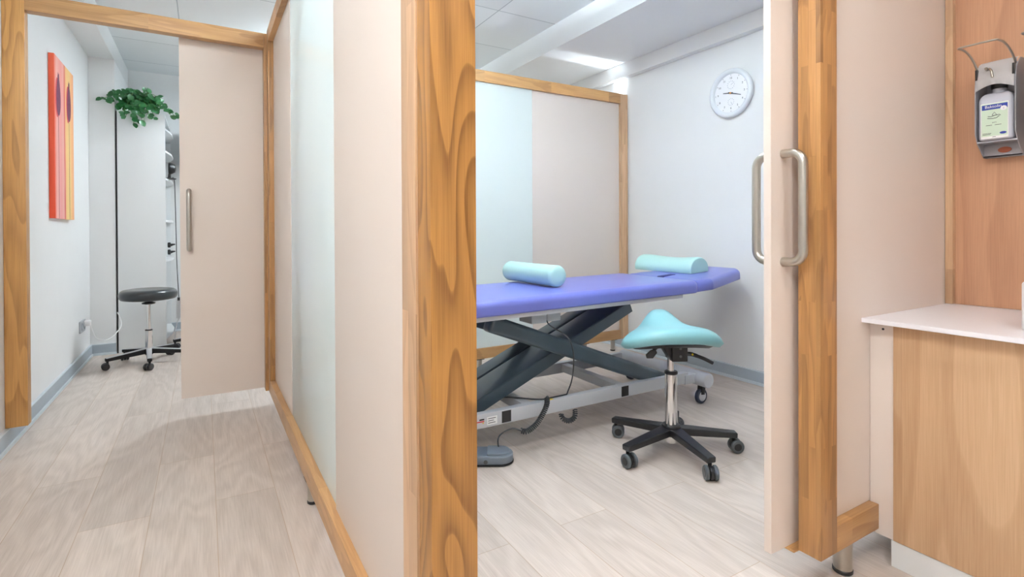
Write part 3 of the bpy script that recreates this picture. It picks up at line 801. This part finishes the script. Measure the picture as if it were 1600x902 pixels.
# round desk fan like black device on a shelf
f = thing('table_lamp', 'small round black lamp head on the shelf unit, cord hanging down', 'lamp', (-.27, 5.75, 1.54))
lf = G().lathe([(0, 0), (.05, 0), (.055, .008), (.012, .016), (.010, .05)], 24, Matrix.Translation((-.27, 5.80, 1.539))).obj('base', black, f)
part_of(lf, G().lathe([(0, -.05), (.035, -.042), (.052, -.015), (.055, .0), (.05, .01), (0, .012)], 28, Matrix.Translation((-.268, 5.80, 1.64)) @ Matrix.Rotation(-PI/2, 4, 'Y')), 'shade', black)
G().tube(smooth_path([(-.245, 5.80, 1.56), (-.232, 5.79, 1.52), (-.228, 5.79, 1.40), (-.222, 5.80, 1.0), (-.218, 5.80, .75), (-.205, 5.80, .44)]), .0035, 8).obj('cord', cableM, f, 80)
for z, lb in ((.93, 'black angled mains plug in the shelf unit, upper of the two'), (.865, 'black angled mains plug in the shelf unit, lower of the two')):
    q = thing('mains_plug', lb, 'plug', (-.27, 5.72, z), group=None)
    G().cyl((-.285, 5.72, z), (-.262, 5.72, z), .024, seg=20, bev=.004).obj('body', black, q)
    G().tube([(-.262, 5.72, z), (-.245, 5.72, z+.004), (-.226, 5.72, z+.006)], [.014, .009, .005], 12).obj('cable_sleeve', black, q)
q = thing('power_strip', 'white power strip with red switch hanging below the round seat', 'power strip', (-.2, 5.78, .36))
ps = G().box(-.225, -.175, 5.78, 5.81, .24, .43, .008).obj('housing', whiteP, q)
part_of(ps, G().box(-.19, -.178, 5.776, 5.782, .385, .405, .002), 'switch', redM)
part_of(ps, G().box(-.215, -.195, 5.765, 5.785, .41, .44, .003), 'plug', black)
G().tube(smooth_path([(-.2, 5.79, .25), (-.22, 5.79, .20), (-.235, 5.82, .12), (-.24, 5.9, .03)]), .004, 8).obj('cord', whiteP, q, 80)
# painting
p = thing('painting', 'tall narrow canvas of two dark red tulips on orange and yellow stripes', 'painting', (XL, 4.56, 1.66))
cv0, cv1, cz0, cz1 = 4.30, 4.86, 1.14, 2.18
PEAKS = ((4.405, 1.93), (4.71, 1.945))
def canvas_mat():
    s = N('canvas_paint'); g = s.n('ShaderNodeNewGeometry').outputs['Position']; sep = s.n('ShaderNodeSeparateXYZ'); s.l(g, sep.inputs[0])
    f = s.math('DIVIDE', s.math('SUBTRACT', sep.outputs[1], cv0), cv1-cv0)
    f = s.math('ADD', f, s.math('MULTIPLY', s.math('SUBTRACT', s.noise(s.map(g, (1, 1, .12)), 26, 3), .5), .10))
    a = lin((226, 92, 62)); b_ = lin((232, 176, 168)); c_ = lin((222, 120, 122)); d_ = lin((232, 206, 130)); e_ = lin((238, 184, 128))
    col = s.ramp(f, [(0, lin((222, 80, 50))), (.02, a), (.10, b_), (.30, lin((226, 150, 148))), (.44, lin((226, 168, 160))), (.50, lin((206, 70, 78))), (.56, lin((236, 196, 130))), (.74, d_), (.88, e_), (1, lin((228, 160, 116)))])
    up = s.math('DIVIDE', s.math('SUBTRACT', sep.outputs[2], cz0), cz1-cz0)
    col = s.mix(s.math('MULTIPLY', up, .25), col, lin((226, 130, 96)))
    s.set(Base_Color=col, Roughness=.7); s.bump(s.noise(g, 900, 1), .2, .0005)
    return s.m
G().box(XL+.001, -.805, cv0, cv1, cz0, cz1, .002).obj('canvas', [canvas_mat()], p)
for yc, zc in PEAKS:
    g = G(); n = 24; pts = []
    for i in range(n):
        a = 2*PI*i/n; yy = math.sin(a)*.056*(1+.2*math.cos(a)*-1); zz = math.cos(a)*.125
        pts.append((-.8045, yc+yy, zc+zz))
    g.prism(pts, (.0012, 0, 0)); g.prism([(-.8040, yc-.022, zc+.12), (-.8040, yc-.006, zc+.155), (-.8040, yc+.0, zc+.135), (-.8040, yc+.012, zc+.15), (-.8040, yc+.02, zc+.115)], (.001, 0, 0))
    g.obj('tulip_head', plain('tulip_plum', (104, 38, 72), .7, var=.5, scale=30), p)
    G().box(-.8048, -.8038, yc+.0, yc+.005, cz0+.002, zc-.12, 0).obj('tulip_stem', plain('stem_mauve', (158, 84, 96), .7), p)
    g = G(); pts = [(-.8046, yc-.030+math.sin(2*PI*i/20)*.050, zc-.012+math.cos(2*PI*i/20)*.128) for i in range(20)]
    g.prism(pts, (.0007, 0, 0)).obj('tulip_petal', plain('petal_red', (206, 70, 76), .7, var=.2), p)
# wall socket
q = thing('wall_socket', 'grey double wall socket near the floor beside the column', 'socket', (XL, 5.27, .31))
pl = G().box(XL, XL+.012, 5.17, 5.36, .265, .355, .003).obj('plate', plain('socket_grey', (176, 182, 188), .45), q)
for y in (5.22, 5.31): part_of(pl, G().lathe([(0, -.002), (.024, -.002), (.026, .003), (.029, .003), (.029, 0)], 24, Matrix.Translation((XL+.011, y, .31)) @ Matrix.Rotation(PI/2, 4, 'Y')), 'socket_cup', plain('cup_grey', (120, 128, 136), .5))
q = thing('charging_cable', 'white plug and cable running from the wall socket to behind the shelf unit', 'cable', (-.8, 5.31, .33))
G().slab(rpoly([(-.022, -.022), (.022, -.022), (.022, .022), (-.022, .022)], .01, 4), 0, .04, .008, .004, 4, Matrix.Translation((XL+.014, 5.31, .325)) @ Matrix.Rotation(PI/2, 4, 'Y')).obj('plug', whiteP, q)
G().tube(smooth_path([(-.785, 5.31, .31), (-.775, 5.31, .27), (-.755, 5.33, .20), (-.71, 5.38, .165), (-.67, 5.45, .17), (-.64, 5.50, .20), (-.615, 5.56, .25), (-.63, 5.605, .32), (-.645, 5.60, .36)]), .0045, 8).obj('cord', whiteP, q, 80)
# ivy
pt = thing('ivy_plant', 'trailing green ivy in a white pot on top of the tall shelf unit', 'plant', (-.48, 5.72, zt))
G().lathe([(0, 0), (.05, 0), (.065, .09), (.07, .095), (.062, .095), (.055, .08), (0, .08)], 28, Matrix.Translation((-.48, 5.74, zt+.001))).obj('pot', potM, pt)
g = G(); gs = G(); rnd = random.Random(4)
def leaf(g, c, nrm, up, sz):
    n_ = Vector(nrm).normalized(); u = (Vector(up)-n_*Vector(up).dot(n_)).normalized(); v = n_.cross(u)
    o = [(0, -.5), (.3, -.42), (.47, -.12), (.4, .2), (.16, .44), (0, .56), (-.16, .44), (-.4, .2), (-.47, -.12), (-.3, -.42)]
    bm = g.bm; cc = bm.verts.new(Vector(c)-n_*sz*.07)
    vs = [bm.verts.new(Vector(c)+v*x*sz+u*y*sz+n_*sz*.06*abs(x)*2) for x, y in o]
    for i in range(len(vs)): bm.faces.new((cc, vs[i], vs[(i+1) % len(vs)]))
top = Vector((-.48, 5.74, zt+.09))
ends = []
for k in range(36):
    a = rnd.uniform(-PI*.95, -PI*.05) if k < 19 else rnd.uniform(0, 2*PI)
    ends.append((Vector((-.48+math.cos(a)*rnd.uniform(.05, .17), 5.74+math.sin(a)*rnd.uniform(.08, .22), zt+rnd.uniform(.01, .15))), rnd.randint(5, 8)))
for e in ((-.75, 5.58, zt+.06), (-.70, 5.57, zt+.05), (-.58, 5.56, zt-.09), (-.52, 5.56, zt-.14), (-.46, 5.57, zt-.09), (-.40, 5.56, zt-.07), (-.37, 5.57, zt-.04), (-.60, 5.57, zt-.04), (-.5, 5.57, zt-.05), (-.44, 5.56, zt-.10), (-.22, 5.62, zt-.04), (-.30, 5.60, zt+.03), (-.19, 5.66, zt-.03)): ends.append((Vector(e), 9))
for e, n in ends:
    mid = (top+e)/2+Vector((0, -.02, .07)); P = smooth_path([top, mid, e], 6)
    gs.tube(P, .0022, 5)
    for j in range(n):
        f_ = .35+.65*j/(n-1); q_ = P[min(len(P)-1, int(f_*(len(P)-1)))]+Vector((rnd.uniform(-.02, .02), rnd.uniform(-.02, .02), rnd.uniform(-.02, .025)))
        if q_.x < -.60: q_.y = min(q_.y, 5.585)
        if q_.z < zt+.03 and q_.y > 5.59: q_.y = 5.59
        leaf(g, q_, (rnd.uniform(-.5, .5)+.2, -1+rnd.uniform(-.2, .5), rnd.uniform(0, .9)), (rnd.uniform(-1, 1), 0, rnd.uniform(-1, .2)), rnd.uniform(.034, .058))
g.obj('foliage', leafM, pt, 60); gs.obj('stems', stemM, pt, 80)

# ------------------------------------------------------------------ clock
CX, CYk, CZ = XR, 2.389, 2.012
ck = thing('wall_clock', 'round silver-rimmed wall clock with white dial hanging on the right wall', 'clock', (CX, CYk, CZ))
CM = basis((CX-.001, CYk, CZ), (0, -1, 0), (0, 0, 1))      # x = viewer's right, y = up, z = towards the room
Rk = .172
G().lathe([(0, 0), (Rk*.93, 0), (Rk*.985, .008), (Rk, .02), (Rk*.985, .034), (Rk*.93, .040), (Rk*.86, .038), (Rk*.80, .030), (Rk*.78, .018), (0, .018)], 72, CM).obj('rim', rimM, ck, 50)
G().cyl(CM @ Vector((0, 0, .016)), CM @ Vector((0, 0, .0195)), Rk*.79, seg=64).obj('dial', dialM, ck)
for h in range(1, 13):
    g = G(); a = PI/2-h*PI/6; text_bm(g, str(h), .020, CM @ Matrix.Translation((math.cos(a)*.106, math.sin(a)*.106, .0200)))
    g.prism([CM @ Vector((math.cos(a+d_)*r_, math.sin(a+d_)*r_, .0196)) for r_, d_ in ((.123, -.010), (.130, -.010), (.130, .010), (.123, .010))], CM.to_3x3() @ Vector((0, 0, .0006)))
    g.obj('numeral', inkM, ck)
g = G()
for cyy, rr in ((.058, .030), (-.062, .026)):
    for k in range(12):
        a = 2*PI*k/12
        g.prism([CM @ Vector((math.cos(a+d_)*r_, cyy+math.sin(a+d_)*r_, .0196)) for r_, d_ in ((rr*.82, -.06), (rr, -.06), (rr, .06), (rr*.82, .06))], CM.to_3x3() @ Vector((0, 0, .0005)))
for (a, b_) in (((0, .058), (.016, .068)), ((0, -.062), (.010, -.080))):
    g.beam(CM @ Vector((a[0], a[1], .0202)), CM @ Vector((b_[0], b_[1], .0202)), .0015, .0008, 0, up=(1, 0, 0))
g.obj('small_dials', plain('faint_print', (140, 150, 165), .6), ck)
def hand(ang_deg, L, wd, name, z):
    a = math.radians(90-ang_deg); d_ = Vector((math.cos(a), math.sin(a), 0)); n_ = Vector((-d_.y, d_.x, 0))
    pts = [CM @ (Vector((0, 0, z))+q_) for q_ in (-d_*.018-n_*wd*.6, d_*L-n_*wd*.35, d_*L+n_*wd*.35, -d_*.018+n_*wd*.6)]
    G().prism(pts, CM.to_3x3() @ Vector((0, 0, .001))).obj(name, plain('hand_blue_black', (38, 50, 66), .4), ck)
hand(278, .062, .007, 'hour_hand', .023); hand(109, .088, .006, 'minute_hand', .0255)
G().cyl(CM @ Vector((0, 0, .02)), CM @ Vector((0, 0, .029)), .006, seg=20).obj('hub', orangeM, ck)
lensM = bpy.data.materials.new('clock_lens'); lensM.use_nodes = True
bb = lensM.node_tree.nodes['Principled BSDF']; bb.inputs['Transmission Weight'].default_value = 1; bb.inputs['Roughness'].default_value = 0; bb.inputs['IOR'].default_value = 1.1; bb.inputs['Base Color'].default_value = (1, 1, 1, 1)

# ------------------------------------------------------------------ washing niche
cb = thing('base_cabinet', 'oak-fronted base cabinet on white plinth under the white worktop', 'cabinet', (2.1, .2, 0))
G().box(1.853, 2.405, -.41, .790, .083, .754, .001).obj('body', cream, cb)
G().box(1.834, 1.852, .192, .792, .084, .752, .0012).obj('door', oakCab, cb, label='oak-grain front')
G().box(1.834, 1.852, -.41, .189, .084, .752, .0012).obj('door', oakCab, cb)
fl = G().box(1.840, 1.856, .793, .860, .082, .754, .001).obj('filler_panel', cream, cb)
part_of(fl, G().cyl((1.8405, .822, .735), (1.8385, .822, .735), .0035, seg=14), 'screw_hole', black)
G().box(1.8385, 1.856, -.41, .799, 0, .081, .001).obj('plinth', white, cb)
wt = tag(G().box(1.788, 2.406, -.45, .8605, .7555, .770, .003, 3).obj('worktop', whiteTop), 'thin glossy white worktop fitted in the niche over the oak cabinet', 'worktop')

def dispenser_local():
    """wall face at x=0, room towards -x; y to viewer's left; z=0 at the lower edge"""
    t = local('sanitizer_dispenser', '', 'dispenser', 'wall-mounted lever dispensers')
    hw = .052; D = .105
    side = [(0, .0), (-.030, .0), (-.085, .045), (-D, .075), (-D-.001, .24), (-.098, .285), (-.070, .318), (-.055, .325), (0, .325)]
    for s_ in (-1, 1):
        y_ = s_*hw
        G().prism([(x, y_-.0015, z) for x, z in side], (0, .003, 0), bev=.001).obj('side_wall', dispM, t)
    G().box(-.004, 0, -hw, hw, .0, .325, .001).obj('back_plate', dispM, t)
    g = G()                                     # tray with slot
    g.box(-.034, -.028, -hw, hw, .0, .006, .0005)
    g.box(-.089, -.004, -hw, hw, .046, .052, .001)
    g.box(-.034, -.028, -hw, hw, .0, .046, .001)
    g.obj('tray', dispM, t)
    G().prism([(-.0345, math.cos(a)*.018-.006, .023+math.sin(a)*.010) for a in (2*PI*i/16 for i in range(16))], (-.004, 0, 0)).obj('drip_slot', plain('slot_rust', (150, 78, 52), .6), t)
    # cover over the pump
    g = G()
    prof = [(-.109, .222), (-.109, .258), (-.098, .292), (-.078, .318), (-.060, .327)]
    n = 12; bm = g.bm; rows = []
    for (x, z) in prof:
        row = []
        for i in range(n+1):
            f_ = i/n; yy = -hw+.002+(2*hw-.004)*f_; dip = .016*math.sin(PI*f_) if z < .23 else 0
            row.append(bm.verts.new((x+.006*math.sin(PI*f_)*-1, yy, z+dip)))
        rows.append(row)
    for r0, r1_ in zip(rows, rows[1:]):
        for i in range(n): bm.faces.new((r0[i], r0[i+1], r1_[i+1], r1_[i]))
    ret = bmesh.ops.solidify(bm, geom=bm.faces[:], thickness=.003)
    bmesh.ops.recalc_face_normals(bm, faces=bm.faces)
    cv = g.obj('pump_cover', dispW, t, 60)
    part_of(cv, G().cyl((-.100, .020, .292), (-.116, .020, .296), .0045, seg=14, bev=.001), 'spout_nozzle', steel)
    part_of(cv, G().tube(smooth_path([(-.108, .014, .294), (-.116, .006, .285), (-.117, .002, .262)], 5), .0035, 10), 'spout_arm', steel)
    for s_ in (-1, 1): part_of(cv, G().box(-.1095, -.096, s_*hw-.004*s_-.003, s_*hw-.004*s_+.003, .262, .298, .001), 'pivot_slot', black)
    # lever bow
    hb = hw-.002; P = []
    a = [(-.092, hb, .300), (-.125, hb, .325), (-.165, hb, .343), (-.205, hb, .350), (-.250, hb, .348)]
    P = smooth_path(a, 5)
    Q = [Vector((v.x, -v.y, v.z)) for v in P][::-1]
    mid = []
    P[-1] = Vector((-.247, hb, .348)); mid = [Vector((-.254, hb-.006, .3478)), Vector((-.256, hb-.014, .3477)), Vector((-.256, -hb+.014, .3477)), Vector((-.254, -hb+.006, .3478))]
    G().tube(P+mid+Q, .0032, 10).obj('lever_bow', steel, t, 80)
    return t
dsp = dispenser_local()
dsp['label'] = 'grey lever hand sanitizer dispenser mounted on the oak board, bottle inside'
WX = 2.406
dsp.location = (WX, .692, 1.298)
d2 = dup(dsp, (WX, .692-.157, 1.298), 0, 'second lever dispenser, only its steel bow tip showing at the picture edge')
# bottle inside
bt = thing('sanitizer_bottle', 'white plastic sanitizer bottle with green label inside the wall dispenser', 'bottle', (WX-.055, .694, 1.345))
bx0, bx1, by0, by1 = WX-.100, WX-.012, .647, .739
g = G().slab(rpoly([(bx0, by0), (bx1, by0), (bx1, by1), (bx0, by1)], .014, 5), 1.3515, 1.514, .030, .010, 6)
g.cyl((WX-.056, .694, 1.50), (WX-.056, .694, 1.53), .018, seg=24)
bd = g.obj('body', plain('bottle_white', (196, 200, 212), .35), bt, 60)
G().cyl((WX-.056, .694, 1.528), (WX-.056, .694, 1.548), .022, seg=24, bev=.002).obj('cap', black, bt)
LM = basis((bx0-.0008, .694, 1.418), (0, -1, 0), (0, 0, 1))
def lab(x0_, x1_, y0_, y1_, z_, mi, g): g.prism([LM @ Vector(q_) for q_ in ((x0_, y0_, z_), (x1_, y0_, z_), (x1_, y1_, z_), (x0_, y1_, z_))], LM.to_3x3() @ Vector((0, 0, .0002)), mi=mi)
g = G(); lab(-.036, .036, -.062, .058, 0, 0, g); lab(-.034, .034, -.054, .056, .0002, 1, g); lab(-.033, .034, .036, .053, .0004, 2, g)
g.prism([LM @ Vector((.024+.0085*math.cos(a), .036+.008*math.sin(a), .0006)) for a in (2*PI*i/20 for i in range(20))], LM.to_3x3() @ Vector((0, 0, .0003)), mi=0)
g.prism([LM @ Vector((.0225+.009*math.cos(a), -.046+.0042*math.sin(a), .0005)) for a in (2*PI*i/20 for i in range(20))], LM.to_3x3() @ Vector((0, 0, .0003)), mi=2)
text_bm(g, 'Baktolin', .0135, LM @ Matrix.Translation((-.003, .0455, .0008)), 0, .0001)
text_bm(g, 'pure', .006, LM @ Matrix.Translation((0, -.008, .0006)), 3, .0001)
for (a, b_, z_) in ((-.022, -.006, -.018), (.001, .018, -.018), (-.031, -.008, -.045), (-.031, -.010, -.049), (-.005, .004, -.058)): lab(a, b_, z_, z_+.0015, .0005, 3, g)
def stroke(pts, r_): g.tube([LM @ Vector((x, y, .0008)) for x, y in pts], r_, 6, mi=3)
stroke([(-.017, .013), (-.008, .012), (.002, .015), (.013, .016), (.016, .013)], .0009); stroke([(-.018, .007), (-.004, .005), (.006, .006), (.013, .012)], .0009)
stroke([(-.006, .017), (.0, .026), (.006, .017), (.0, .014), (-.006, .017)], .0006)
text_bm(g, 'i', .009, LM @ Matrix.Translation((.024, .036, .0011)), 2, .0001)
part_of(bd, g, 'label', [labWhite, labGreen, labBlue, inkM])
# white canister
bxn = thing('white_canister', 'white tapered canister standing on the worktop at the picture edge', 'container', (1.985, .465, .77))
G().slab(rpoly([(1.93, .40), (2.04, .40), (2.04, .528), (1.93, .528)], .02, 6), .7705, .905, .010, .004, 4).obj('body', whiteP, bxn)
G().slab(rpoly([(1.937, .407), (2.033, .407), (2.033, .521), (1.937, .521)], .018, 6), .905, .918, .004, .001, 3).obj('lid', whiteP, bxn)
